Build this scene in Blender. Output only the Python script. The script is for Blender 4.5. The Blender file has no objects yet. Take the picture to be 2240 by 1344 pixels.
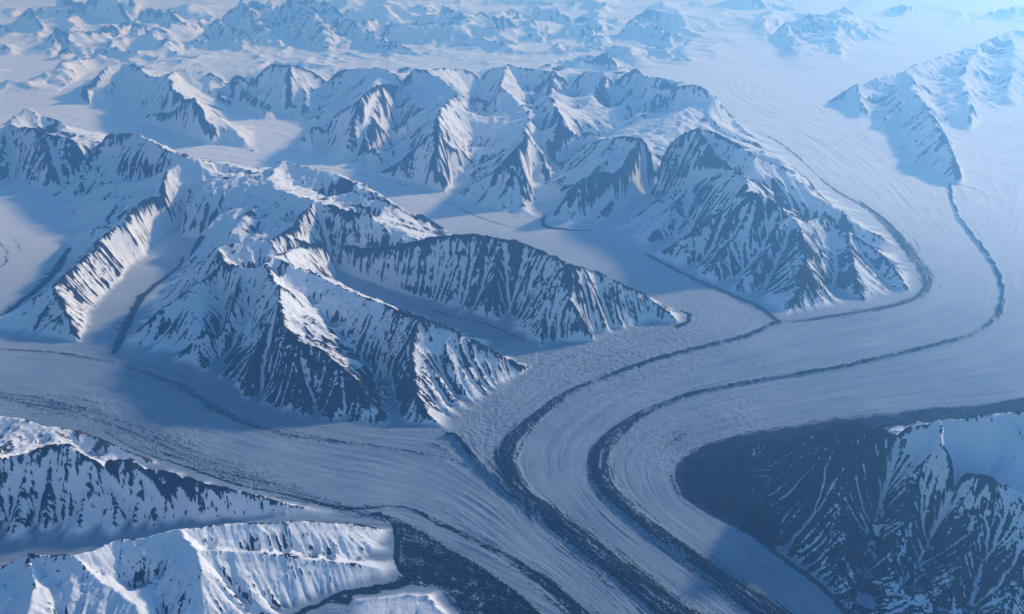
import bpy, math, time
import numpy as np
from mathutils import Vector
T0 = time.time()
def log(*a): print('[%.1f]' % (time.time() - T0), *a, flush=True)

# ------------------------------------------------------------------ camera, sky, sun, exposure
CAM_H = 8500.0
PITCH = 25.0
HFOV = 60.0
SUN_EL, SUN_AZ = 24.0, 54.0            # azimuth clockwise from the view direction
HAZE = 2.7e-5
ROCK_SHARE = 0.27
sc = bpy.context.scene
col = sc.collection
cam_data = bpy.data.cameras.new('camera'); cam = bpy.data.objects.new('camera', cam_data); col.objects.link(cam)
cam.location = (0, 0, CAM_H); cam.rotation_euler = (math.radians(90 - PITCH), 0, 0)
cam_data.sensor_width = 36; cam_data.lens = 18 / math.tan(math.radians(HFOV / 2))
cam_data.clip_start = 10; cam_data.clip_end = 600000
sc.camera = cam

w = bpy.data.worlds.new('World'); sc.world = w; w.use_nodes = True
nt = w.node_tree
bg = nt.nodes['Background']; bg.inputs['Strength'].default_value = 0.15
sky = nt.nodes.new('ShaderNodeTexSky'); sky.sky_type = 'NISHITA'; sky.sun_disc = False
sky.sun_elevation = math.radians(SUN_EL); sky.sun_rotation = math.radians(SUN_AZ)
sky.altitude = 2500; sky.air_density = 1.5; sky.dust_density = 0.1; sky.ozone_density = 9.0
nt.links.new(sky.outputs[0], bg.inputs[0])

sun_data = bpy.data.lights.new('sun', 'SUN'); sun = bpy.data.objects.new('sun', sun_data); col.objects.link(sun)
el, az = math.radians(SUN_EL), math.radians(SUN_AZ)
to_sun = Vector((math.sin(az) * math.cos(el), math.cos(az) * math.cos(el), math.sin(el)))
sun.rotation_euler = to_sun.to_track_quat('Z', 'Y').to_euler()
sun_data.energy = 4.5; sun_data.angle = math.radians(4.0); sun_data.color = (1.0, 0.94, 0.88)
sc.view_settings.view_transform = 'Standard'; sc.view_settings.look = 'None'
sc.view_settings.exposure = -0.04; sc.view_settings.gamma = 1.0
sc.cycles.volume_bounces = 1; sc.cycles.max_bounces = 6; sc.cycles.diffuse_bounces = 3

# ------------------------------------------------------------------ tracing helpers (photo pixel -> place on the land)
FPX = 1120 / math.tan(math.radians(HFOV / 2))
CP, SP = math.cos(math.radians(PITCH)), math.sin(math.radians(PITCH))
R0 = 6300.0
HS = 1.75                              # relief scale
def zbase(r):                          # the ice surface climbs gently up-glacier
    r = np.asarray(r, float)
    return 700.0 * np.clip((r - 22000) / 60000, 0, 1.6) ** 1.2
def place(px, py, h=0.0):
    x = (px - 1120) / FPX; yv = -(py - 672) / FPX
    d = np.array([x, CP + yv * SP, -SP + yv * CP])
    z = h
    for _ in range(12):
        if d[2] > -0.03: d[2] = -0.03
        t = (CAM_H - z) / -d[2]
        r = math.hypot(d[0] * t, d[1] * t)
        z = 0.5 * z + 0.5 * (h + float(zbase(r)))
    return d[0] * t, d[1] * t
def uv(px, py, h=0.0):                 # log-distance, azimuth: a conformal map of the land
    x, y = place(px, py, h)
    return math.log(math.hypot(x, y) / R0), math.atan2(x, y)

D = 0.00155
VMAX = 0.80
NV = int(2 * VMAX / D) + 1
UMAX = math.log(150000 / R0)
NU = int(UMAX / D) + 1
U = (np.arange(NU) * D).astype(np.float32); V = (-VMAX + np.arange(NV) * D).astype(np.float32)
UU, VV = np.meshgrid(U, V, indexing='ij')
RR = (R0 * np.exp(UU)).astype(np.float32)
log('grid', NU, NV)

rng = np.random.default_rng(7)
def vnoise(x, y, seed):
    xi = np.floor(x).astype(np.int64); yi = np.floor(y).astype(np.int64)
    fx = (x - xi).astype(np.float32); fy = (y - yi).astype(np.float32)
    def hsh(a, b):
        n = (a * 374761393 + b * 668265263 + seed * 974634777) & 0xffffffff
        n = ((n ^ (n >> 13)) * 1274126177) & 0xffffffff
        n = n ^ (n >> 16)
        ang = (n & 0xffff).astype(np.float32) * (2 * math.pi / 65536)
        return np.cos(ang), np.sin(ang)
    sx = fx * fx * fx * (fx * (fx * 6 - 15) + 10); sy = fy * fy * fy * (fy * (fy * 6 - 15) + 10)
    def g(dx, dy):
        c, s = hsh(xi + dx, yi + dy)
        return c * (fx - dx) + s * (fy - dy)
    a = g(0, 0); b = g(1, 0); c = g(0, 1); d = g(1, 1)
    return (a + (b - a) * sx + (c - a) * sy + (a - b - c + d) * sx * sy) * 1.5
def fbm(x, y, f, octv, seed, gain=0.5, ridged=False):
    s = np.zeros(x.shape, np.float32); amp = 1.0; tot = 0
    for o in range(octv):
        n = vnoise(x * f, y * f, seed + o)
        if ridged: n = 1 - 2 * np.abs(n)
        s += amp * n; tot += amp; amp *= gain; f *= 2.03
    return s / tot
def sstep(a, b, x):
    t = np.clip((x - a) / (b - a), 0, 1); return t * t * (3 - 2 * t)
def bilin(A, fi, fj):
    i = np.clip(fi.astype(np.int64), 0, A.shape[0] - 2); j = np.clip(fj.astype(np.int64), 0, A.shape[1] - 2)
    a = fi - i; b = fj - j
    return A[i, j] * (1 - a) * (1 - b) + A[i + 1, j] * a * (1 - b) + A[i, j + 1] * (1 - a) * b + A[i + 1, j + 1] * a * b

# ------------------------------------------------------------------ traced lines: massif outlines, crests, valleys
def P(s): return [tuple(float(v) for v in p.split(',')) for p in s.split()]
MASSIF = {}
MASSIF['west'] = P('-300,736 0,742 60,745 110,750 178,757 200,728 233,668 262,628 300,590 335,540 375,505 398,520 405,555 385,585 335,625 302,655 284,695 264,740 254,770 300,782 380,802 450,828 490,852 540,886 600,908 680,924 750,934 820,942 880,937 940,938 995,947 1040,910 1100,860 1150,820 1172,800 1150,785 1110,765 1080,742 1000,710 930,682 850,655 780,630 735,605 722,585 760,605 850,638 930,663 1000,693 1060,703 1110,730 1180,768 1230,755 1300,752 1350,735 1420,715 1500,710 1508,690 1480,672 1420,645 1350,615 1300,595 1240,574 1200,560 1160,542 1100,526 1040,512 985,510 950,478 895,458 850,443 780,423 745,393 670,376 625,362 560,362 465,365 400,335 340,312 290,295 235,300 183,307 165,290 110,262 55,240 15,278 -40,290 -300,300 -300,410 0,415 50,420 90,425 115,460 110,500 130,540 120,590 80,630 30,668 0,697 -300,712')
MASSIF['range'] = P('128,203 150,212 175,225 200,232 212,215 250,225 283,262 310,275 370,285 400,300 450,315 520,325 558,332 572,300 540,255 558,268 600,262 632,250 648,275 636,310 625,345 640,348 700,358 780,372 830,388 900,405 965,425 985,442 1050,462 1130,482 1184,478 1180,430 1168,385 1195,425 1192,492 1225,502 1290,505 1310,495 1350,470 1400,440 1440,412 1425,432 1370,472 1318,512 1360,530 1400,548 1415,560 1500,605 1600,648 1660,675 1705,700 1720,695 1800,685 1900,668 1980,650 2012,620 2000,580 1960,520 1900,465 1830,425 1750,355 1700,315 1640,280 1612,258 1565,210 1505,183 1420,163 1380,157 1290,153 1200,156 1100,152 1050,153 960,157 900,150 800,156 720,160 640,150 600,137 560,154 480,157 430,157 390,162 345,167 305,149 275,142 215,148 170,173')
MASSIF['northeast'] = P('1798,222 1830,240 1850,268 1900,272 1930,310 1960,335 1990,375 2060,402 2112,408 2117,375 2095,335 2130,300 2160,260 2240,235 2500,190 2500,70 2240,78 2200,76 2100,112 2000,145 1900,178 1830,203')
MASSIF['southeast'] = P('1478,1032 1500,1000 1560,972 1640,957 1740,945 1860,927 1920,938 2000,934 2060,926 2160,908 2240,902 2600,870 2700,1344 2700,1700 2100,1700 1950,1450 1850,1344 1800,1292 1720,1232 1640,1172 1560,1130 1500,1090')
MASSIF['southwest'] = P('-300,905 0,912 60,922 120,937 200,950 235,955 300,992 420,1032 520,1066 640,1091 750,1120 700,1137 560,1142 400,1158 330,1168 200,1192 0,1205 -300,1210')
MASSIF['near'] = P('-300,1235 0,1244 50,1217 110,1220 170,1220 280,1190 350,1170 440,1154 560,1147 700,1142 820,1146 858,1157 872,1200 890,1250 850,1275 780,1292 720,1310 640,1344 560,1600 -300,1600')
MASSIF['knoll'] = P('770,1305 900,1287 960,1290 1010,1344 1060,1420 700,1420 740,1344')
RIDGES = [P(s) for s in '''
367,368,820 350,400,760 320,420,690 280,455,620 270,480,590 250,490,570 215,515,540 212,535,525 180,560,490 150,590,460 115,620,430 138,665,320 156,710,180 174,752,10
115,620,430 60,655,240 0,690,120 -100,705,60
290,285,1000 330,305,1000 367,325,970 400,340,950 440,352,850 465,356,700
400,340,950 367,368,820
290,285,1000 235,290,900 183,300,850 150,297,850 96,287,900 15,270,800 -100,290,800 -250,300,800
55,230,1050 15,270,800
55,230,1050 100,252,850 150,280,650
96,287,900 105,340,600 88,405,120
15,270,800 0,330,500 -20,400,80
290,285,1000 250,335,600 190,375,350 100,430,50
367,368,820 300,392,520 230,400,350 120,455,30
250,490,570 190,500,260 128,525,20
622,352,850 600,370,830 590,390,800 600,415,790 633,427,790 690,437,800 660,460,800 640,480,850 615,505,830 590,520,830 560,514,850 525,525,820 500,535,790 473,541,760
622,352,850 670,368,780 745,385,720 780,415,760 850,435,700 895,450,560 950,470,330 985,500,40
690,437,800 760,455,760 810,465,700 835,490,550
590,390,800 560,380,650 520,370,620 465,356,700
600,415,790 560,450,620 500,505,520 440,560,200
615,505,830 690,518,620 750,522,470 790,530,500 840,530,600 900,518,740 980,508,840 1040,505,900 1100,517,880 1160,533,850 1200,553,820 1240,568,880 1300,588,650 1350,610,520 1420,642,300 1470,680,150 1485,700,50
1240,568,880 1245,640,560 1285,700,280 1310,745,20
1100,517,880 1080,600,520 1090,690,80
473,541,760 485,563,770 530,578,800 560,580,830 580,570,860 590,600,870 610,625,850 608,660,780 615,702,720 645,742,620 705,762,560 745,797,450 790,837,300 815,905,60
580,570,860 600,560,860 640,580,800 690,600,700 740,630,600 800,652,600 860,672,640 915,688,720 960,705,620 1010,730,500 1080,760,330 1130,785,180 1168,802,20
600,560,860 640,540,780 690,518,620
915,688,720 900,740,540 898,790,410 905,850,270 930,900,130 985,942,5
485,563,770 420,630,480 340,680,300 270,745,40
530,578,800 510,640,600 470,700,420 400,760,150 370,798,5
608,660,780 560,760,420 540,830,200 520,872,5
645,742,620 660,820,320 680,900,60
745,797,450 730,870,200 720,925,5
235,142,480 170,175,420 135,200,100
170,175,420 185,205,220 200,228,20
235,142,480 270,135,480 300,145,480 320,160,500 345,163,520 380,150,600
380,150,600 365,165,600 375,185,600 400,200,640 420,200,680 445,225,650 465,245,620 490,262,520 520,275,420 545,300,250 557,325,20
420,200,680 360,225,400 290,258,40
465,245,620 462,280,300 470,315,30
380,150,600 450,152,560 530,150,620 590,128,800 635,137,780 700,148,650 800,147,700 900,138,900 930,148,800 1000,148,650 1060,143,650 1110,140,650 1180,148,600 1250,150,700 1330,148,750 1400,145,800 1430,165,780 1500,175,850 1530,180,850 1565,203,700 1600,245,400 1625,272,250
635,137,780 600,190,650 580,220,480 560,262,40
600,190,650 630,245,50
900,138,900 835,170,850 800,195,820 780,215,780 730,235,600 680,270,400 650,300,180 640,342,10
780,215,780 770,280,420 755,350,40
815,240,560 800,290,400 840,360,60
835,170,850 815,240,560
900,138,900 960,165,800 1000,200,650 960,240,680 955,273,760
955,273,760 910,310,500 860,350,250 815,378,20
955,273,760 950,340,450 945,408,30
955,273,760 1003,315,400 985,360,200
1110,140,650 1090,180,600 1130,220,500 1160,250,500 1145,290,600 1128,315,720 1080,365,420 1010,410,150 975,436,10
1128,315,720 1150,370,460 1178,440,40
1128,315,720 1110,400,320 1100,465,20
1250,150,700 1210,160,650 1190,200,560 1230,243,720 1270,270,500 1310,300,350
1230,243,720 1190,290,300
1330,148,750 1300,200,500 1280,235,350
1400,145,800 1380,200,500 1370,240,380
1500,175,850 1440,200,600 1390,248,420
1530,180,850 1530,220,600 1480,250,480
1300,307,500 1350,290,700 1400,283,800 1370,330,700 1343,357,640 1290,377,560 1265,390,500 1230,430,300 1197,488,5
1343,357,640 1340,420,330 1300,490,20
1400,283,800 1450,290,800 1500,270,950 1525,264,1000 1560,280,920 1600,300,870 1650,335,780 1700,355,700 1740,380,620 1790,430,500 1850,465,380 1920,510,150
1500,270,950 1440,350,500 1410,420,150
1525,264,1000 1560,330,820 1600,365,820 1640,390,900
1640,390,900 1630,410,900 1655,415,920 1680,430,870 1710,445,800 1740,470,700 1745,490,650
1655,415,920 1600,440,750 1560,465,620 1500,510,380 1425,556,15
1600,365,820 1510,395,500 1440,435,250 1335,508,10
1510,395,500 1470,460,300 1412,535,40
1655,415,920 1620,500,560 1560,560,300 1520,607,10
1710,445,800 1690,530,460 1640,590,230 1600,643,10
1745,490,650 1760,530,560 1765,600,350 1735,655,150 1712,697,5
1745,490,650 1815,470,640 1850,500,520 1900,530,400 1950,570,250 1985,620,100
1850,500,520 1870,590,270 1890,662,10
1810,215,200 1870,185,420 1990,150,650 2070,120,700 2150,95,780 2210,65,900 2300,70,900 2450,80,800
1990,150,650 2000,200,600 2040,250,560 2062,283,620 2085,330,430 2100,360,330 2110,395,60
1870,185,420 1885,230,260 1870,262,20
2000,200,600 1940,245,320 1925,290,30
2062,283,620 2010,330,250 1990,365,20
2150,95,780 2100,160,560 2125,230,380 2120,290,40
2210,65,900 2220,150,560 2200,210,200
1870,915,900 1920,932,850 2000,927,850 2060,915,950 2100,910,980 2170,895,1060 2210,900,1000 2260,890,1100 2400,870,1200 2600,860,1200
1870,915,900 1855,960,750 1850,1010,600 1845,1080,400 1860,1180,220 1880,1260,80
1870,915,900 1800,935,480 1700,960,230 1560,1000,60
2065,915,950 2062,960,890 2100,1000,850 2160,1032,870 2155,1080,700 2135,1150,500 2100,1250,280 2070,1340,100
2160,1032,870 2210,1060,760 2270,1150,600 2320,1300,300 2350,1450,100
2210,900,1000 2250,980,850 2400,1050,800
-300,1010,550 0,1000,540 60,988,560 110,972,600 150,970,620 200,997,520 250,1003,520 285,998,520 310,1020,450 400,1033,420 440,1046,370 520,1068,240 600,1090,120 680,1112,30
-300,905,300 0,903,280 50,913,300 100,930,260 190,943,220 280,982,150 330,998,90
150,970,620 220,1010,420 250,1100,200 240,1180,10
285,998,520 330,1080,220 340,1160,10
440,1046,370 470,1100,150 480,1145,10
60,988,560 40,1080,280 20,1190,10
110,972,600 100,1060,330 90,1170,20
200,997,520 180,1080,260 170,1175,20
310,1020,450 300,1090,200 290,1165,10
380,1030,420 400,1090,160 405,1150,10
-200,1240,350 0,1238,350 55,1210,450 105,1214,460 160,1212,470 210,1198,450 250,1183,430 330,1167,460 390,1157,480 450,1149,440 560,1142,380 660,1138,300 780,1143,160 850,1155,40
390,1157,480 430,1205,430 440,1250,380 450,1310,250 470,1400,50
55,1210,450 80,1260,380 60,1344,300 0,1420,200
430,1205,430 560,1205,330 700,1222,180 830,1240,50
160,1212,470 210,1262,340 300,1330,250 350,1450,50
800,1308,60 930,1300,80 975,1344,60'''.strip().split('\n')]
VALLEYS = [P(s) for s in '''
372,525,5 392,500,150 408,472,320 425,440,500 460,410,640 520,395,700
500,470,520 440,520,340 405,560,160
640,400,640 700,412,600 770,435,520 850,470,380 930,498,200 980,508,20
680,640,560 730,700,400 780,750,280 830,800,170 855,870,80 868,935,0
722,585,10 700,575,150 672,560,330
200,345,450 150,395,180 100,418,20
250,430,300 180,450,120
480,640,380 488,720,150 465,820,20
1182,478,5 1195,410,60 1225,350,150 1280,310,250 1360,262,360 1460,245,440
1040,285,380 1045,340,220 1000,400,70 975,434,0
870,240,450 860,300,260 800,350,50 790,370,0
720,290,250 700,345,10
1700,392,560 1640,355,650
1440,415,30 1480,380,200 1530,350,450
540,255,0 510,215,200 480,180,350
1960,985,600 1935,1060,380 1920,1140,220 1900,1230,90 1890,1320,20
2120,1060,500 2040,1160,250 1990,1280,80
100,958,230 -100,960,230
735,170,430 705,215,320 665,255,150
1045,172,420 1060,225,350 1045,260,360
1245,195,430 1250,215,440
1345,185,460 1335,235,400
1455,185,500 1425,215,430
885,190,520 872,235,450
500,175,330 545,200,260 560,215,200
1165,190,430 1180,235,400'''.strip().split('\n')]
NUNATAKS = [P(s) for s in '''
-80,95,350,120 0,95,350,125 45,86,360,118 92,112,30,118
30,35,200,60 61,18,450,70 90,45,300,75 118,67,40,75
92,85,60,92 122,55,350,97 138,72,220,95 168,82,40,87
112,126,40,133 140,101,260,132 175,118,30,124
198,126,40,132 208,109,230,134 228,122,160,136 278,134,30,139
120,-20,500,30 170,0,500,38 210,-15,700,48 260,-10,700,52 292,42,200,54
253,92,40,98 295,50,420,108 340,50,400,84 368,62,100,82
298,20,350,50 330,10,500,55 370,18,450,60 400,38,350,60 452,38,60,50
-60,45,300,80 0,50,320,85 40,60,200,80
398,112,40,119 430,75,250,118 470,50,420,121 500,63,380,118 540,73,350,120 570,106,40,120
453,58,120,70 480,28,350,82 530,8,500,88 580,10,500,92 620,12,600,98 660,-4,760,112 700,10,700,126 740,23,650,124 770,48,450,114 810,78,260,117 850,90,250,122 900,104,150,125 938,122,20,129
933,53,50,58 960,20,350,58 1012,20,350,56 1054,42,40,52
1073,60,50,67 1120,32,250,64 1165,16,350,57 1190,24,300,60 1255,26,350,54 1305,46,40,53
1190,78,60,96 1215,58,250,97 1240,53,320,92 1290,60,260,90 1325,72,40,82
1340,92,40,101 1375,43,360,102 1400,58,300,107 1430,50,360,112 1462,73,300,114 1494,99,30,105
1415,97,120,126 1460,108,160,136 1505,136,20,139
1155,149,40,161 1230,129,260,162 1270,116,370,162 1330,110,390,157 1370,137,200,153 1400,149,20,154
1686,68,180,112 1710,52,320,146 1770,42,420,152 1810,40,420,155 1850,26,460,150 1900,43,240,95 1965,70,40,90
1545,8,120,18 1620,-12,400,22 1690,-6,400,22 1750,21,20,25
1900,37,40,43 1940,20,200,43 1975,10,320,37 2025,23,40,32
2120,40,60,48 2180,20,250,48 2240,18,250,44 2320,30,60,44'''.strip().split('\n')]
NUN_SPURS = [P(s) for s in '''
660,-4,760 700,60,420 720,115,40
700,10,700 790,60,300 750,105,80
530,8,500 560,50,320 600,90,60
1850,26,460 1825,75,300 1842,135,40
1710,52,320 1735,110,120
470,50,420 440,110,30
295,50,420 310,100,30'''.strip().split('\n')]

def dens(line, with_h=True, step=0.0045, crest=False):
    out = []
    pts = []
    for p in line:
        h = (p[2] * HS) if (with_h and len(p) > 2) else 0.0
        if crest and p[1] < np.interp(p[0], [0, 130, 283, 450, 560, 640, 985, 1200, 1500, 1760, 1790], [60, 200, 270, 325, 340, 348, 440, 505, 600, 600, 60]): h *= 1 + 0.38 * min(1, max(0, (480 - p[1]) / 150))
        pts.append((*uv(p[0], p[1], h), h))
    for a, b in zip(pts[:-1], pts[1:]):
        n = max(1, int(math.hypot(a[0] - b[0], a[1] - b[1]) / step))
        for k in range(n):
            t = k / n; out.append(tuple(a[i] + (b[i] - a[i]) * t for i in range(3)))
    out.append(pts[-1])
    return out

hi, lo, polys = [], [], {}
for name, poly in MASSIF.items():
    cl = poly + [poly[0]]
    polys[name] = [uv(*p[:2]) for p in poly]
    lo += dens(cl, False)
for r in RIDGES + NUN_SPURS: hi += dens(r, crest=True)
for v in VALLEYS: lo += dens(v)
for k, n in enumerate(NUNATAKS):
    poly = [(x, y + 2.0) for x, y, h, f in n] + [(x, f) for x, y, h, f in n][::-1]
    polys['nunatak%02d' % k] = [uv(*p) for p in poly]
    lo += dens(poly + [poly[0]], False)
    hi += dens([(x, y, h) for x, y, h, f in n], crest=True)
# low rolling crests outside the frame so the far icefield does not end flat
hi = np.array(hi, np.float32); lo = np.array(lo, np.float32)
log('points', len(hi), len(lo))

# wobble of the sampling position so traced lines are not straight
w1 = fbm(UU, VV, 28, 4, 11); w2 = fbm(UU, VV, 28, 4, 31)
WU = UU + 0.0035 * w1; WV = VV + 0.0035 * w2
def inside(poly, wu, wv):
    m = np.zeros(UU.shape, bool)
    p = np.array(poly)
    i0 = max(0, int(p[:, 0].min() / D) - 8); i1 = min(NU, int(p[:, 0].max() / D) + 8)
    j0 = max(0, int((p[:, 1].min() + VMAX) / D) - 8); j1 = min(NV, int((p[:, 1].max() + VMAX) / D) + 8)
    if i1 <= i0 or j1 <= j0: return m
    a = wu[i0:i1, j0:j1]; b = wv[i0:i1, j0:j1]
    s = np.zeros(a.shape, bool)
    for (x1, y1), (x2, y2) in zip(p, np.roll(p, -1, 0)):
        if x1 == x2: continue
        c = ((a < x1) != (a < x2)) & (b < (y2 - y1) * (a - x1) / (x2 - x1) + y1)
        s ^= c
    m[i0:i1, j0:j1] = s
    return m
region = np.full(UU.shape, -1, np.int16)
names = list(polys)
for k, nme in enumerate(names):
    region[inside(polys[nme], WU, WV)] = k
MT = region >= 0
XX = RR * np.sin(VV); YY = RR * np.cos(VV)
# low snow-covered hills between the far peaks
FR = np.zeros(UU.shape, np.float32)
for px, py, rx, ry, v in [(150, 60, 14000, 15000, 1), (450, 70, 12000, 14000, .9), (750, 60, 11000, 16000, .9), (1000, 60, 9000, 12000, .8), (1250, 60, 11000, 14000, 1), (1450, 60, 8000, 9000, .6), (1750, 60, 7000, 12000, .6),
                          (60, 160, 7000, 6000, .7), (250, 120, 9000, 6000, .6), (1200, 135, 7000, 4500, .5), (2150, 30, 10000, 12000, .5), (1200, 10, 40000, 9000, .7)]:
    x, y = place(px, py); FR = np.maximum(FR, v * np.exp(-(((XX - x) / rx) ** 2 + ((YY - y) / ry) ** 2)))
fr_ = fbm(UU, VV, 11, 5, 301, 0.5, True) + 0.4 * vnoise(UU * 6, VV * 6, 309)
FR = 1150 * sstep(0.2, 0.85, FR) * np.clip(fr_ - 0.05 + 0.35 * vnoise(UU * 5, VV * 5, 311), 0, 1) ** 1.5 * sstep(36000, 44000, RR)
FR = np.where(MT, 0, FR).astype(np.float32)
log('regions', MT.mean())

# ------------------------------------------------------------------ relief: crest-to-foot interpolation
H = np.zeros(UU.shape, np.float32)
WD = np.zeros(UU.shape, np.float32)    # 0 at the foot, 1 on the crest
B = 32
for i in range(0, NU, B):
    for j in range(0, NV, B):
        m = MT[i:i + B, j:j + B]
        if not m.any(): continue
        x = WU[i:i + B, j:j + B][m]; y = WV[i:i + B, j:j + B][m]
        cx, cy = x.mean(), y.mean()
        res = []
        for pts in (hi, lo):
            dc = np.hypot(pts[:, 0] - cx, pts[:, 1] - cy)
            c = pts[dc < dc.min() + 2 * 0.7072 * B * D + 0.012]
            d2 = (x[:, None] - c[None, :, 0]) ** 2 + (y[:, None] - c[None, :, 1]) ** 2 + 1e-7
            wq = 1 / (d2 * d2 * np.sqrt(d2))
            res.append((np.sqrt(d2.min(1)), (wq * c[None, :, 2]).sum(1) / wq.sum(1)))
        (dh, hh), (dl, hl) = res
        t = dl / (dl + dh)
        hh = np.maximum(hh, hl)
        H[i:i + B, j:j + B][m] = hl + (hh - hl) * t ** 1.2
        WD[i:i + B, j:j + B][m] = t
log('relief')
def blur(A, n=1):
    for _ in range(n):
        A = (np.roll(A, 1, 0) + 2 * A + np.roll(A, -1, 0)) * 0.25
        A = (np.roll(A, 1, 1) + 2 * A + np.roll(A, -1, 1)) * 0.25
    return A
MTf = MT.astype(np.float32)
H = blur(H, 1)
H = np.maximum(H, blur(FR, 1)); MT = MT | (FR > 50)
# spurs and knobs of many sizes, growing with the relief
rel = np.clip(H / 900.0, 0, 1.2)
edge = np.clip(H / 250.0, 0, 1)
sc_ = RR / 20000.0
NUN = (region >= len(MASSIF)).astype(np.float32)
RNG = (region == 1).astype(np.float32)
H += edge * (1 - 0.35 * RNG) * ((60 + NUN * 60) * fbm(UU, VV, 26, 3, 51, 0.5, True) + (42 + 40 * NUN) * fbm(UU, VV, 95, 4, 71, 0.55, True)) * np.clip(sc_, 0.55, 1.6 + 1.6 * NUN) * (0.35 + 0.65 * rel)
H += edge * 11 * fbm(UU, VV, 230, 3, 77, 0.55, True) * (1 - sstep(14000, 22000, RR)) * (region >= 0)
H += 30 * (region == 3) * (fbm(UU, VV, 60, 4, 79, 0.55, True) + 0.4) * (1 - sstep(100, 400, H))
H = np.maximum(H, 0)

# ------------------------------------------------------------------ running snow and water carve gullies down every face
hn = (H / RR).astype(np.float64)       # height in units of distance, on the conformal grid
flow = np.zeros(UU.size)
seeds = np.flatnonzero(MT.ravel() & (H.ravel() > 40) & (UU.ravel() < math.log(95000 / R0)))
def carve(stride, n, steps, k, rounds):
    global hn
    h = hn[::stride, ::stride].copy(); nu, nv = h.shape
    d = D * stride
    mt = MT[::stride, ::stride]
    sd = np.flatnonzero((mt & (h > 0.002)).ravel())
    total = np.zeros(h.size)
    h0 = h.copy()
    for r in range(rounds):
        gx = np.zeros_like(h); gy = np.zeros_like(h)
        gx[1:-1] = (h[2:] - h[:-2]) / (2 * d); gy[:, 1:-1] = (h[:, 2:] - h[:, :-2]) / (2 * d)
        pick = rng.choice(sd, min(n, len(sd)))
        x = (pick // nv).astype(np.float64) + rng.random(len(pick)) - .5; y = (pick % nv).astype(np.float64) + rng.random(len(pick)) - .5
        vx = np.zeros(len(x)); vy = np.zeros(len(x))
        acc = np.zeros(h.size)
        for s in range(steps):
            i = np.clip(np.rint(x).astype(np.int64), 1, nu - 2); j = np.clip(np.rint(y).astype(np.int64), 1, nv - 2)
            idx = i * nv + j
            acc += np.bincount(idx, minlength=h.size)
            g1 = gx.ravel()[idx]; g2 = gy.ravel()[idx]
            vx = 0.35 * vx - 0.65 * g1; vy = 0.35 * vy - 0.65 * g2
            L = np.hypot(vx, vy); ok = (L > 0.04) & mt.ravel()[idx]
            if ok.mean() < 0.02: break
            x = x[ok] + vx[ok] / L[ok]; y = y[ok] + vy[ok] / L[ok]
            vx = vx[ok]; vy = vy[ok]
        A = acc.reshape(h.shape) * (len(sd) / max(1, len(pick)))
        total += A.ravel()
        A = 0.5 * A + 0.5 * blur(A, 1)
        slope = np.hypot(gx, gy)
        dh = k * d * np.minimum(slope, 1.0) * np.power(np.minimum(A, 400), 0.45)
        h = h - np.minimum(dh, 0.35 * h)
        h = 0.97 * h + 0.03 * blur(h, 1)
    return h - h0, (total / rounds).reshape(h.shape)
def up(A, stride):
    fi = UU / D / stride; fj = (VV + VMAX) / D / stride
    return bilin(A, fi, fj)
d4, f4 = carve(4, 60000, 60, 0.055, 8); hn += up(d4, 4); log('carve 4')
d2_, f2 = carve(2, 200000, 70, 0.045, 8); hn += up(d2_, 2); log('carve 2')
d1, f1 = carve(1, 500000, 70, 0.035, 7); hn += d1; log('carve 1')
hn = np.maximum(hn, 0)
H = (hn * RR).astype(np.float32)
FL = np.log1p(blur(f1, 1)) + 0.6 * np.log1p(up(f2, 2))

# ------------------------------------------------------------------ glacier lines
def line_field(line, maxpx_scale=1.0):
    """distance to a traced line whose points carry a half width in metres; gives (distance / half width) on the grid"""
    out = np.full(UU.shape, 99.0, np.float32)
    pts = [(*uv(p[0], p[1]), p[2]) for p in line]
    for a, b in zip(pts[:-1], pts[1:]):
        hwmax = max(a[2], b[2]) * 3.0 / (R0 * math.exp(min(a[0], b[0])))
        i0 = max(0, int((min(a[0], b[0]) - hwmax) / D)); i1 = min(NU, int((max(a[0], b[0]) + hwmax) / D) + 2)
        j0 = max(0, int((min(a[1], b[1]) - hwmax + VMAX) / D)); j1 = min(NV, int((max(a[1], b[1]) + hwmax + VMAX) / D) + 2)
        if i1 <= i0 or j1 <= j0: continue
        x = WU2[i0:i1, j0:j1]; y = WV2[i0:i1, j0:j1]
        ex, ey = b[0] - a[0], b[1] - a[1]
        t = np.clip(((x - a[0]) * ex + (y - a[1]) * ey) / (ex * ex + ey * ey + 1e-12), 0, 1)
        dd = np.hypot(x - a[0] - t * ex, y - a[1] - t * ey)
        hw = 0.88 * (a[2] + (b[2] - a[2]) * t) / RR[i0:i1, j0:j1]
        out[i0:i1, j0:j1] = np.minimum(out[i0:i1, j0:j1], dd / hw)
    return out
def smooth_line(line, n=6):            # Catmull-Rom through the traced points
    p = [np.array(q) for q in line]; p = [2 * p[0] - p[1]] + p + [2 * p[-1] - p[-2]]
    out = []
    for a, b, c, d in zip(p[:-3], p[1:-2], p[2:-1], p[3:]):
        for k in range(n):
            t = k / n
            out.append(tuple(0.5 * (2 * b + (c - a) * t + (2 * a - 5 * b + 4 * c - d) * t * t + (3 * b - a - 3 * c + d) * t ** 3)))
    out.append(tuple(p[-2])); return out
wob = fbm(UU, VV, 60, 3, 91); wob2 = fbm(UU, VV, 60, 3, 93)
WU2 = UU + 0.0024 * wob; WV2 = VV + 0.0024 * wob2
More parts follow.
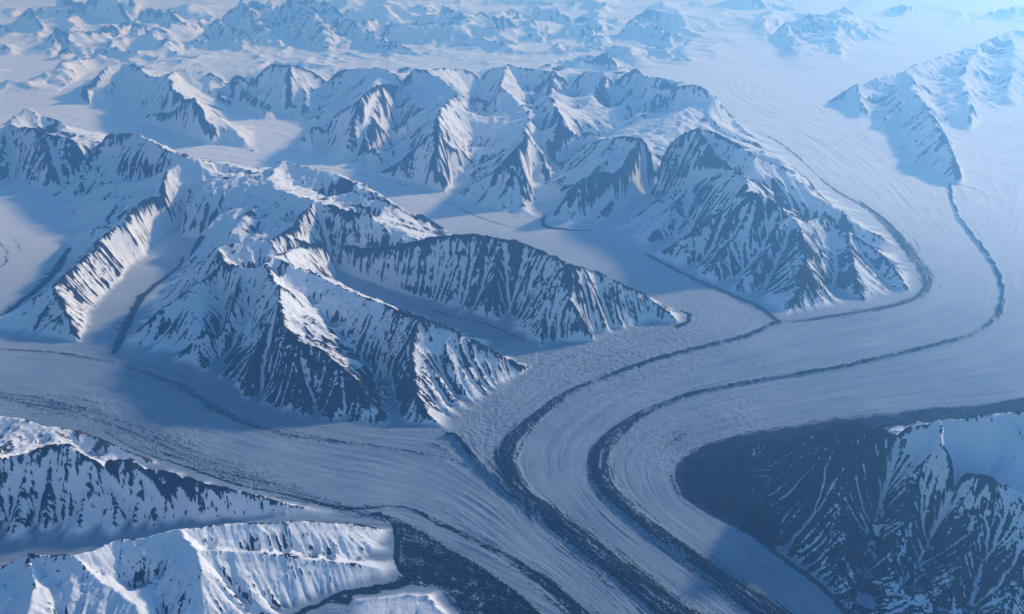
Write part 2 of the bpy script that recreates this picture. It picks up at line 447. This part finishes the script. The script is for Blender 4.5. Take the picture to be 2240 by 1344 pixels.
MORAINES = {
 'west': (P('975,955,20 1000,960,40 1025,992,70 1060,1030,85 1110,1073,90 1160,1105,100 1185,1120,60'), 1.0),
 'middle': (P('1700,708,60 1640,735,45 1580,752,40 1500,772,40 1400,800,45 1300,838,60 1220,878,85 1160,925,120 1118,970,150 1110,1015,170 1130,1065,175 1175,1112,190 1240,1160,200 1310,1215,215 1390,1275,240 1480,1344,270 1620,1460,290'), 1.0),
 'east': (P('2078,405,80 2080,430,52 2098,475,42 2130,520,38 2160,560,40 2183,600,44 2194,640,52 2190,672,60 2172,702,55 2135,728,45 2090,745,34 2000,768,30 1900,790,28 1800,811,28 1700,828,30 1600,845,36 1520,863,55 1450,887,85 1390,917,120 1345,952,150 1315,992,170 1311,1030,165 1327,1070,155 1365,1112,150 1425,1160,155 1505,1217,170 1590,1275,200 1680,1344,230 1800,1430,250'), 1.0),
}
LATERALS = {
 'south': (P('600,1088,10 700,1103,20 780,1112,45 880,1108,20 960,1146,40 1040,1183,55 1120,1226,75 1190,1275,100 1270,1344,120 1360,1430,120'), 1.0),
 'crumbled': (P('-100,762,60 0,765,60 100,770,60 200,785,65 300,808,75 400,850,90 450,882,100 520,918,95 600,945,85 700,962,70 800,975,45 900,988,25 1000,1010,25 1060,1042,25'), 0.5),
 'centre_foot': (P('1190,470,60 1191,494,60 1240,502,60 1290,505,30'), 1.0),
 'centre_front': (P('1413,556,60 1500,601,100 1600,645,110 1660,672,100 1700,702,90'), 0.7),
 'centre_east': (P('1700,706,80 1760,700,110 1830,692,110 1900,680,100 1970,666,110 2018,645,150 2028,610,210 2000,565,220 1955,508,200 1910,465,160 1850,430,110 1800,395,70 1755,352,60 1720,322,60 1690,303,60 1640,285,40'), 0.62),
 'valley': (P('905,664,10 950,680,40 1000,694,55 1060,708,45 1100,724,40 1150,748,25'), 0.66),
 'range_foot': (P('670,366,10 750,376,30 830,392,30 900,410,30 985,446,35 1060,480,35 1160,505,25'), 0.5),
 'margin': (P('-80,835,150 0,862,190 100,885,230 200,908,260 300,948,260 420,1000,230 560,1055,190 700,1098,150 800,1125,120'), 0.42),
 'inner_west': (P('250,772,90 266,735,120 286,692,120 306,655,110 340,624,90 388,588,70 402,562,30'), 0.75),
 'outer_west': (P('0,699,60 40,666,90 85,630,110 125,590,130 150,545,90'), 0.9),
 'west_tip': (P('1480,715,60 1503,705,60 1507,690,50 1490,680,30'), 1.0),
 'southeast_foot': (P('1740,945,60 1640,960,70 1560,978,90 1505,1008,100 1485,1035,90 1500,1082,80 1560,1124,70 1640,1166,60 1720,1226,60 1800,1288,60 1850,1340,60 1950,1450,60'), 0.75),
 'northwest_arc': (P('-40,590,40 0,585,45 15,565,40 8,540,35 -20,525,30'), 0.6),
 'northwest_arc2': (P('-20,505,25 15,510,25 35,530,25 45,552,20'), 0.5),
 'near_bank': (P('860,1150,20 868,1180,45 868,1215,45 872,1240,50 900,1262,120 870,1280,90 800,1290,60 740,1300,45 700,1322,50 650,1344,55 560,1400,55'), 1.0),
 'near_pool': (P('735,1305,70 760,1318,55 770,1300,40 830,1297,30'), 1.0),
 'southwest_edge': (P('230,945,15 300,985,20 420,1026,22 520,1060,25 640,1086,30 740,1112,40'), 0.8),
}
DEB_POLY = {
 'till': P('760,1112 830,1122 900,1150 960,1185 1030,1225 1090,1265 1150,1310 1200,1360 1260,1450 1060,1450 1010,1344 965,1288 900,1280 880,1240 875,1190 860,1150'),
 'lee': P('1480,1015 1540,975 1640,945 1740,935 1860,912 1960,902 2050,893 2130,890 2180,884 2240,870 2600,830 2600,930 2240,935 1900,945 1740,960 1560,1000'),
}
# stream function of the ice: level lines run along the flow
S = 4
def solve_psi():
    nu, nv = (NU - 1) // S + 1, (NV - 1) // S + 1
    cons = []
    def add(line, val):
        for u_, v_, _ in dens([(p[0], p[1]) for p in line], False, step=D * S * 0.5): cons.append((u_, v_, val))
    add(P('-300,880 0,905 200,940 300,988 420,1030 640,1088 780,1118 880,1108 1040,1183 1190,1275 1270,1344 1360,1430'), 0.0)
    add(P('-300,740 0,745 190,757 300,782 450,828 540,886 680,924 820,942 995,947 1025,992 1110,1073 1185,1120'), 3.0)
    add(P('1510,700 1300,752 1180,768 1172,800 1100,860 1040,910 1000,955'), 3.05)
    add(P('640,348 830,388 985,442 1184,482 1300,507 1415,560 1600,648 1705,703') , 4.6)
    add(P('625,362 745,393 895,458 985,510 1100,526 1240,574 1420,645 1508,690'), 3.4)
    add([p[:2] for p in MORAINES['middle'][0]], 4.6)
    add(P('1705,703 1900,668 1980,650 2012,620 1960,520 1830,425 1700,315 1625,272'), 4.65)
    add([p[:2] for p in MORAINES['east'][0]], 7.0)
    add(P('2112,408 2130,300 2240,235 2500,190'), 7.05); add(P('2060,402 1960,335 1850,268 1798,222'), 6.95)
    add(P('2500,840 2240,880 1900,915 1640,957 1500,1000 1478,1032 1500,1090 1640,1172 1800,1292 1950,1450'), 10.0)
    add(P('55,240 235,300 400,335 625,362'), 3.4); add(P('128,203 283,262 450,315 558,332 640,348'), 4.6)
    c = np.array(cons)
    psi = None
    for lev in (8, 4, 2, 1):
        a, b = (nu - 1) // lev + 1, (nv - 1) // lev + 1
        fix = np.zeros((a, b)); cnt = np.zeros((a, b))
        ii = np.rint(c[:, 0] / D / S / lev).astype(int); jj = np.rint((c[:, 1] + VMAX) / D / S / lev).astype(int)
        ok = (ii >= 0) & (ii < a) & (jj >= 0) & (jj < b)
        np.add.at(fix, (ii[ok], jj[ok]), c[ok, 2]); np.add.at(cnt, (ii[ok], jj[ok]), 1)
        fm = cnt > 0; val = fix / np.maximum(cnt, 1)
        if psi is None: psi = np.full((a, b), 5.0)
        else:
            I, J = np.meshgrid(np.arange(a) / 2, np.arange(b) / 2, indexing='ij'); psi = bilin(psi, I, J)
        for it in range(500 if lev > 1 else 120):
            psi[fm] = val[fm]
            q = np.pad(psi, 1, 'edge')
            psi = 0.25 * (q[2:, 1:-1] + q[:-2, 1:-1] + q[1:-1, 2:] + q[1:-1, :-2])
        psi[fm] = val[fm]
    return psi
psi = bilin(solve_psi(), UU / D / S, (VV + VMAX) / D / S).astype(np.float32)
log('psi')

def streaks(seed, half, g1, g2, mask, jump=1.0):
    L = np.hypot(g1, g2) + 1e-9; g1 = (g1 / L).ravel(); g2 = (g2 / L).ravel()
    src = np.random.default_rng(seed).standard_normal(UU.shape).astype(np.float32).ravel()
    cells = np.flatnonzero(mask.ravel()); ci, cj = np.divmod(cells, NV); tot = src[cells].copy()
    for sg in (1, -1):
        x = ci.astype(np.float32); y = cj.astype(np.float32); idx = cells
        for k in range(half):
            x = np.clip(x + sg * jump * g1[idx], 0, NU - 1); y = np.clip(y + sg * jump * g2[idx], 0, NV - 1)
            idx = np.rint(x).astype(np.int64) * NV + np.rint(y).astype(np.int64)
            tot += src[idx]
    out = np.zeros(UU.size, np.float32); out[cells] = tot / math.sqrt(2 * half + 1)
    return out.reshape(UU.shape)
gpu_, gpv_ = np.gradient(psi, axis=0), np.gradient(psi, axis=1)
icem = (~MT) & (RR < 45000)
F1 = streaks(21, 14, -gpv_, gpu_, icem)                 # fine threads of dirt drawn out along the flow
F2 = blur(streaks(22, 30, -gpv_, gpu_, icem), 1); F2 /= F2[icem].std()

deb = np.zeros(UU.shape, np.float32); raise_ = np.zeros(UU.shape, np.float32)
fields = {}
fray = fbm(UU, VV, 330, 3, 131); fray2 = fbm(UU, VV, 34, 3, 135)
for k, (ln, st) in {**MORAINES, **LATERALS}.items():
    f = line_field(smooth_line(ln)) + 0.30 * fray + 0.25 * fray2
    fields[k] = f
    deb = np.maximum(deb, st * (1 - sstep(0.45, 1.5, f)))
    deb = np.maximum(deb, 0.62 * st * (1 - sstep(0.9, 2.9, f)) * sstep(0.1, 1.3, F2 + 0.5 * F1))
    if k in MORAINES or k == 'south': deb = np.where(f < 2.0, np.minimum(deb, np.clip(0.80 + 0.20 * F2 + 0.13 * F1 + 0.25 * fray, 0.15, 1.2)), deb)
    if k in MORAINES: raise_ = np.maximum(raise_, 75 * (1 - sstep(0.0, 1.6, f)))
till = inside([uv(*p) for p in DEB_POLY['till']], WU2 + 0.002 * fray, WV2)
lee = inside([uv(*p) for p in DEB_POLY['lee']], WU2 + 0.002 * fray, WV2)
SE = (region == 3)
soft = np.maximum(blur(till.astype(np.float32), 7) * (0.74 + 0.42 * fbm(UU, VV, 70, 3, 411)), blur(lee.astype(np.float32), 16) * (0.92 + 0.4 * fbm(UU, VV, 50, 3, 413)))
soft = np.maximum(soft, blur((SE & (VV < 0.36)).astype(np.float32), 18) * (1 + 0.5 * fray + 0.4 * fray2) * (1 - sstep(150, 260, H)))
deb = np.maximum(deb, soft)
log('debris')

# ------------------------------------------------------------------ ice surface detail, final heights
ICE = (1 - np.clip(H / 60, 0, 1)).astype(np.float32)
near = 1 - sstep(26000, 42000, RR)
swell = fbm(UU, VV, 9, 3, 141)
Xw = RR * np.sin(VV); Yw = RR * np.cos(VV)
lump = fbm(Xw / 1000, Yw / 1000, 7.0, 4, 151, 0.6)
lump2 = fbm(Xw / 1000 + 0.15 * swell, Yw / 1000, 17.0, 2, 155, 0.6, True)
def blob(px, py, rm, sx=1.0, sy=1.0):
    x, y = place(px, py); return np.exp(-(((Xw - x) / (rm * sx)) ** 2 + ((Yw - y) / (rm * sy)) ** 2))
deb = np.maximum(deb, np.where(MT, 0, np.clip(.36 * blob(1490, 960, 500, 1, 1.2) + 0.3 * blob(980, 970, 400), 0, .45))).astype(np.float32)
rough = 0.06 + 0.95 * blob(1060, 930, 900, 0.8, 1.6) + 0.8 * blob(1250, 810, 1500) + 0.8 * blob(1400, 770, 1500) + 0.6 * blob(1560, 725, 1600) \
      + 0.7 * blob(200, 890, 900, 1.4, .7) + 0.8 * blob(400, 960, 700) + .6 * blob(560, 1050, 600) + 0.75 * blob(1450, 985, 600, 1, 1.4) + 0.7 * blob(1620, 915, 900) + .6 * blob(1060, 790, 700) \
      + 1.3 * till + 1.2 * np.clip(1 - fields['crumbled'] * 0.6, 0, 1)
rough = np.clip(rough, 0, 1.6).astype(np.float32)
Z = H + zbase(RR).astype(np.float32)
Z += ICE * (28 * swell * (1 + 3.5 * sstep(32000, 60000, RR)) + sstep(20000, 34000, RR) * (22 * fbm(UU, VV, 45, 4, 145, 0.55) + 7 * F2) + near * (rough * (15 * lump + 19 * lump2)))
Z += near * raise_ * (1 + 0.4 * lump) * np.clip(1 - H / 60, 0, 1)
Z += near * np.clip(deb, 0, 1) * (9 * lump + 3 * F1) * ICE
stripe = vnoise(psi * 22, UU * 3 + VV * 3, 171) + 0.6 * vnoise(psi * 55, UU * 4 + VV * 4, 173)
flowy = sstep(15500, 12500, RR) * 0 + (1 - sstep(14500, 20000, RR))
Z += ICE * near * flowy * (3.0 * stripe + 2.2 * F2 + 1.2 * F1) * (0.4 + 1.1 * sstep(-.3, .4, vnoise(UU * 12, VV * 12, 421))) * (1 - np.clip(rough - .4, 0, 1))

# ------------------------------------------------------------------ bare rock: steep ribs between snow-filled gullies
gx = np.gradient(Z, D, axis=0) / RR; gy = np.gradient(Z, D, axis=1) / RR
slope = np.hypot(gx, gy)
lap = (blur(Z, 3) - Z) / (RR * D)       # >0 hollow, <0 rib
bias = np.zeros(UU.shape, np.float32)
def hblob(px, py, h, rm):
    x, y = place(px, py, h * HS); return np.exp(-(((Xw - x) ** 2 + (Yw - y) ** 2) / rm ** 2))
for px, py, h, rm, v in [(480, 800, 100, 1500, .35), (640, 880, 100, 900, .45), (760, 890, 100, 900, .45), (860, 880, 100, 700, .5), (300, 740, 50, 1000, .3), (620, 800, 250, 900, .15),
                      (1600, 1050, 50, 1700, 1.9), (1740, 1060, 200, 1300, 1.5), (1750, 1180, 50, 1200, 1.5), (1850, 1240, 50, 1000, .7), (2020, 1270, 150, 1100, .55), (2180, 1300, 200, 1200, .35), (1990, 1150, 200, 700, .35),
                      (1900, 1010, 600, 800, -.55), (1940, 1080, 350, 650, -.5), (2060, 950, 850, 900, -.6), (2180, 960, 900, 900, -.8), (2230, 1000, 800, 900, -.6), (1925, 1160, 200, 350, -.5),
                      (100, 1260, 300, 1600, -.38), (600, 1230, 250, 1500, -.27), (350, 1230, 300, 1500, -.38), (450, 430, 600, 5000, -.38), (230, 560, 300, 1500, .22), (150, 680, 150, 1200, .25), (540, 640, 600, 1300, -.2), (700, 690, 500, 1200, -.45), (590, 560, 800, 900, -.3),
                      (1750, 600, 300, 2800, .38), (1450, 470, 300, 1800, .2), (900, 380, 300, 2500, .2), (100, 1080, 200, 1500, -.05), (400, 1060, 300, 1200, -.12), (120, 350, 600, 2500, .2), (1050, 640, 300, 2500, .12), (1000, 250, 400, 9000, -.12), (1100, 400, 300, 4000, .1)]:
    bias += v * hblob(px, py, h, rm)
bias = np.clip(bias, -1, 0.60 + 0.45 * hblob(1620, 1070, 100, 1700))
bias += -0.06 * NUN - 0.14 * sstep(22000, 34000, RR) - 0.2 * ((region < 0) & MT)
band = vnoise(Z / 130 + 1.5 * vnoise(UU * 30, VV * 30, 401), UU * 14 + VV * 9, 403)
pat = sstep(-0.35, 0.45, vnoise(UU * 22, VV * 22, 405))
# fall-line streaks: a fine noise smeared down the slope, as snow lies in chutes between ribs
hs_ = blur(hn.astype(np.float32), 2)
GF = (np.gradient(hs_, axis=0), np.gradient(hs_, axis=1))
T1 = streaks(5, 9, *GF, MT); T2 = blur(streaks(6, 16, *GF, MT), 1); T2 /= T2[MT].std()
log('streaks')
sl = np.sqrt(blur(slope, 2))
rib = FL - blur(FL, 4)
rk = 1.1 * (np.clip(sl, 0, 1.25) - 0.85) - 0.10 * rib - 1.2 * lap + (0.10 + 0.20 * pat) * T1 + 0.17 * T2 + 0.22 * band * (1.2 - pat) + 0.34 * fbm(UU, VV, 40, 3, 181) + 0.12 * fbm(UU, VV, 300, 3, 183) - 0.12 * np.clip(H / 1200 - .4, -1, 1)
sel = (region >= 0) & (RR < 50000) & (H > 60)
rk = rk - np.quantile(rk[sel], 1 - ROCK_SHARE) + bias
rock = np.clip(0.5 + rk * 1.8, 0, 1) * np.clip(H / 30, 0, 1)
Z += (MT * np.clip(H / 120, 0, 1) * (rock * 7 + 1.6 * T1 + 2.4 * T2) * np.clip(RR / 12000, 0, 4)).astype(np.float32)
log('slope pct', np.percentile(slope[MT & (RR < 50000)], [10, 50, 90]), 'rock', rock[MT & (RR < 40000)].mean(), 'FL', np.percentile(FL[MT], [10, 50, 90]))

# ------------------------------------------------------------------ materials
def N(nt, t, **kw):
    n = nt.nodes.new(t)
    for k, v in kw.items(): setattr(n, k, v)
    return n
def land_material():
    m = bpy.data.materials.new('snow_rock_and_ice'); m.use_nodes = True
    nt = m.node_tree; nt.nodes.clear(); L = nt.links.new
    out = N(nt, 'ShaderNodeOutputMaterial'); bs = N(nt, 'ShaderNodeBsdfPrincipled'); L(bs.outputs[0], out.inputs[0])
    geo = N(nt, 'ShaderNodeNewGeometry')
    def attr(n):
        a = N(nt, 'ShaderNodeAttribute'); a.attribute_name = n; return a.outputs['Fac']
    def math_(op, a, b, clamp=False):
        n = N(nt, 'ShaderNodeMath', operation=op, use_clamp=clamp)
        for i, v in enumerate((a, b)):
            if isinstance(v, (int, float)): n.inputs[i].default_value = v
            else: L(v, n.inputs[i])
        return n.outputs[0]
    def noise(scale, detail=4, rough=.6, vec=None):
        mp = N(nt, 'ShaderNodeMapping'); mp.inputs['Scale'].default_value = (scale,) * 3
        L(vec or geo.outputs['Position'], mp.inputs[0])
        n = N(nt, 'ShaderNodeTexNoise'); n.inputs['Scale'].default_value = 1; n.inputs['Detail'].default_value = detail; n.inputs['Roughness'].default_value = rough
        L(mp.outputs[0], n.inputs['Vector']); return n.outputs['Fac']
    def ramp(v, a, b):
        n = N(nt, 'ShaderNodeMapRange'); n.interpolation_type = 'SMOOTHSTEP'
        L(v, n.inputs[0]); n.inputs[1].default_value = a; n.inputs[2].default_value = b; return n.outputs[0]
    def mix(f, a, b):
        n = N(nt, 'ShaderNodeMix', data_type='RGBA'); L(f, n.inputs[0])
        for s, v in ((6, a), (7, b)):
            if isinstance(v, tuple): n.inputs[s].default_value = (*v, 1)
            else: L(v, n.inputs[s])
        return n.outputs[2]
    fine = noise(1 / 60, 5, .65); mid = noise(1 / 420, 4, .6)
    rk = math_('ADD', attr('rock'), math_('MULTIPLY', math_('SUBTRACT', noise(1 / 30, 6, .72), 0.5), 1.25))
    rk = math_('MULTIPLY', ramp(rk, 0.37, 0.67), ramp(attr('rock'), 0.02, 0.12))
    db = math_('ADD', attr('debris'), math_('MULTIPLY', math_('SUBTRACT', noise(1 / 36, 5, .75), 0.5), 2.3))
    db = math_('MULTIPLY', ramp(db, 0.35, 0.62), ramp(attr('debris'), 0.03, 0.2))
    snow = mix(mid, (0.68, 0.76, 0.86), (0.78, 0.83, 0.90))
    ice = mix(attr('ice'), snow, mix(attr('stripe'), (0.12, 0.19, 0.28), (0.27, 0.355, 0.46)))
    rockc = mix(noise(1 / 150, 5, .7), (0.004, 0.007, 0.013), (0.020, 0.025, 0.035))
    rockc = mix(math_('MULTIPLY', attr('brown'), noise(1 / 260, 4, .6)), rockc, (0.13, 0.085, 0.065))
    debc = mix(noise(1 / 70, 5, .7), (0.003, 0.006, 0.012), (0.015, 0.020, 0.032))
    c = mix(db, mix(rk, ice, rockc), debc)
    L(c, bs.inputs['Base Color']); bs.inputs['Roughness'].default_value = 0.85
    bs.inputs['Specular IOR Level'].default_value = 0.0
    bh = math_('ADD', math_('MULTIPLY', noise(1 / 35, 5, .6), math_('ADD', math_('MULTIPLY', rk, 26.0), math_('ADD', 3.0, math_('MULTIPLY', attr('rough'), 12.0)))), math_('MULTIPLY', mid, math_('SUBTRACT', 20.0, math_('MULTIPLY', attr('ice'), 14.0))))
    bp = N(nt, 'ShaderNodeBump'); bp.inputs['Strength'].default_value = 1.0; bp.inputs['Distance'].default_value = 1.0
    L(bh, bp.inputs['Height']); L(bp.outputs[0], bs.inputs['Normal'])
    return m
LAND = land_material()

# ------------------------------------------------------------------ one mesh object per mountain, glacier and moraine
far = RR > 40000
own = np.full(UU.shape, 0, np.int16)
OBJ = []   # (name, label, category)
def add_obj(name, label, cat, mask, group=None):
    OBJ.append((name, label, cat, group)); own[mask] = len(OBJ) - 1
add_obj('glacier', 'broad snow covered glacier sweeping from the upper right round a bend to the bottom edge', 'glacier', np.ones(UU.shape, bool))
add_obj('snowfield', 'pale hazy icefield plain spreading between the farthest peaks', 'snowfield', (RR > 38000))
add_obj('glacier', 'smooth glacier tongue flowing in from the left edge below the dark gullied mountain', 'glacier', (psi < 3.0) & (RR < 22000) & (VV < 0.25))
add_obj('glacier', 'narrow crevassed glacier coming down between the two mountain ranges in the middle', 'glacier', (psi >= 3.0) & (psi < 4.6) & (RR < 38000))
add_obj('glacier', 'glacier strand between the middle and the eastern dark debris stripes', 'glacier', (psi >= 4.62) & (psi < 7.0) & (RR < 38000) & ~MT)
L_M = {'west': ('mountain', 'large complex of snowy ridges left of centre with dark gullied faces above the glacier fork'),
       'range': ('mountain', 'long hazy snow range with rocky spurs ending in the blunt dark nose right of centre'),
       'northeast': ('mountain', 'pale hazy massif at the upper right ending in a ribbed point where a debris stripe begins'),
       'southeast': ('mountain', 'dark snow streaked mountain in the lower right corner with a white crest'),
       'southwest': ('mountain', 'rocky ridge at the left edge below the smooth left glacier'),
       'near': ('mountain', 'bright rounded snow mountain in the bottom left corner with fluted slopes'),
       'knoll': ('hill', 'small bright striped snow knoll at the bottom edge beside the dark debris')}
FAR_L = ['low sunlit peak on the left edge above the icefield', 'slim snow ridge near the upper left corner', 'small pyramid peak with one bright side near the upper left corner', 'tiny sunlit snow cone left of the first long snow range',
 'small snow hump between the sunlit cone and the long range', 'big sunlit snow massif cut by the top edge at the left', 'dark rocky peak with flat white top in the upper left', 'craggy sunlit peak below the top edge beside a flat snow saddle',
 'faint low snow ridge touching the left edge near the top', 'jagged double peak with bright right sides left of the big top massif', 'largest far massif at the top with a long tail of low humps to the right', 'isolated bright block shaped peak at the top right of the big massif',
 'low hazy ridge line with two bright tips near the top centre', 'pale small ridge just below the hazy ridge line at top centre', 'hazy twin peaks with fine bright crests right of top centre', 'low trailing spur under the hazy twin peaks',
 'blue shaded wedge peak directly behind the long middle range', 'hazy flat topped massif with a glowing white right flank at the top right', 'faint peak cut by the top edge right of centre', 'thin bright crest on the haze near the top right', 'faintest low ridge in the top right corner']
for k, nme in enumerate(names):
    mk = (region == k)
    if nme in L_M:
        cat = 'hill' if nme == 'knoll' else 'mountain'
        add_obj(L_M[nme][0], L_M[nme][1], cat, mk)
    else:
        add_obj('mountain', FAR_L[int(nme[-2:])], 'mountain', mk)
ML = {'west': 'short black debris stripe starting at the sharp tip of the dark gullied mountain', 'middle': 'wide black debris stripe from the hazy range nose through the centre to the bottom edge',
      'east': 'longest black debris stripe curving from the upper right point round the bend'}
for k, lab in ML.items():
    add_obj('moraine', lab, 'moraine', (fields[k] < 1.0) & (H < 40))
add_obj('moraine', 'dark lateral debris bank round the blunt nose of the hazy range', 'moraine', ((fields['centre_east'] < 1.0) | (fields['centre_front'] < 1.0)) & (H < 40) & (deb > .4))
add_obj('moraine', 'thin dark debris line along the near edge of the left glacier', 'moraine', (fields['south'] < 1.0) & (H < 40))
add_obj('moraine', 'crumbled grey debris line along the foot of the dark gullied mountain', 'moraine', (fields['crumbled'] < 1.0) & (H < 40))
add_obj('debris_field', 'rough black rubble field at the bottom between the bright mountain and the glacier', 'debris field', till & (H < 40))
log('objects', len(OBJ))

X = Xw.astype(np.float32); Y = Yw.astype(np.float32)
stripe_c = np.clip(0.5 + 0.22 * stripe + 0.09 * F1 + 0.14 * F2 + 0.2 * vnoise(UU * 14, VV * 14, 431) + 0.55 * near * rough * lump2 + 0.12 * fbm(UU, VV, 120, 3, 433), 0, 1).astype(np.float32)
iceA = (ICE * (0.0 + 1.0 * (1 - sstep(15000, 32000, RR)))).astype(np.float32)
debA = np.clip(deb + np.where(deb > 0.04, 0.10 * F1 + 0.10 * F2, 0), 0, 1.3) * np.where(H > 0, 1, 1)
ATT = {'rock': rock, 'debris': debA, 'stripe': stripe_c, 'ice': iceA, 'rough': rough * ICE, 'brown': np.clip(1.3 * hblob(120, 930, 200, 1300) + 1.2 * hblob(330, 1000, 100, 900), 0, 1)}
# thin out rows far away: the view is so flat there that fewer rows do
rows = []
i = 0
while i < NU:
    rows.append(i); i += 1 if R0 * math.exp(i * D) < 60000 else 2
rows = np.array(rows)
sub = lambda A: np.ascontiguousarray(A[rows])
Xs, Ys, Zs, Os = sub(X), sub(Y), sub(Z), sub(own)
ATTs = {k: sub(v.astype(np.float32)) for k, v in ATT.items()}
nr, nc = Xs.shape
vid = np.arange(nr * nc).reshape(nr, nc)
q = np.stack([vid[:-1, :-1], vid[:-1, 1:], vid[1:, 1:], vid[1:, :-1]], -1).reshape(-1, 4)
q = q[:, ::-1]
qo = Os[:-1, :-1].ravel()
order = np.argsort(qo, kind='stable'); qo_s = qo[order]
bounds = np.searchsorted(qo_s, np.arange(len(OBJ) + 1))
co = np.stack([Xs.ravel(), Ys.ravel(), Zs.ravel()], 1)
for k, (nme, lab, cat, grp) in enumerate(OBJ):
    fs = q[order[bounds[k]:bounds[k + 1]]]
    if not len(fs): log('EMPTY', lab); continue
    used, inv = np.unique(fs.ravel(), return_inverse=True)
    me = bpy.data.meshes.new(nme)
    me.vertices.add(len(used)); me.vertices.foreach_set('co', co[used].ravel())
    me.loops.add(len(inv)); me.loops.foreach_set('vertex_index', inv.astype(np.int32))
    me.polygons.add(len(fs)); me.polygons.foreach_set('loop_start', np.arange(0, len(inv), 4, dtype=np.int32))
    me.polygons.foreach_set('use_smooth', np.ones(len(fs), bool))
    me.update(calc_edges=True)
    for an, av in ATTs.items():
        a = me.attributes.new(an, 'FLOAT', 'POINT'); a.data.foreach_set('value', av.ravel()[used])
    me.materials.append(LAND)
    o = bpy.data.objects.new(nme, me); col.objects.link(o)
    o['label'] = lab; o['category'] = cat; o['kind'] = 'structure'
    if grp: o['group'] = grp
log('meshes')

# ------------------------------------------------------------------ the air
import bmesh
bm = bmesh.new(); bmesh.ops.create_cube(bm, size=1)
x0, x1, y0, y1, z0, z1 = -125000, 125000, -3000, 152000, float(Z.min()) - 1, CAM_H + 60
for v in bm.verts: v.co = ((x0 + x1) / 2 + v.co.x * (x1 - x0), (y0 + y1) / 2 + v.co.y * (y1 - y0), (z0 + z1) / 2 + v.co.z * (z1 - z0))
me = bpy.data.meshes.new('haze'); bm.to_mesh(me); bm.free()
hz = bpy.data.objects.new('haze', me); col.objects.link(hz); hz['kind'] = 'stuff'; hz['label'] = 'blue haze thickening towards the far snowfields'; hz['category'] = 'haze'
hm = bpy.data.materials.new('haze'); hm.use_nodes = True; hm.node_tree.nodes.clear()
ho = hm.node_tree.nodes.new('ShaderNodeOutputMaterial'); pv = hm.node_tree.nodes.new('ShaderNodeVolumePrincipled')
pv.inputs['Color'].default_value = (0.20, 0.51, 1.0, 1); pv.inputs['Absorption Color'].default_value = (0.75, 0.75, 0.75, 1); pv.inputs['Density'].default_value = HAZE; pv.inputs['Anisotropy'].default_value = 0.66
hm.node_tree.links.new(pv.outputs[0], ho.inputs['Volume']); me.materials.append(hm)
log('done')
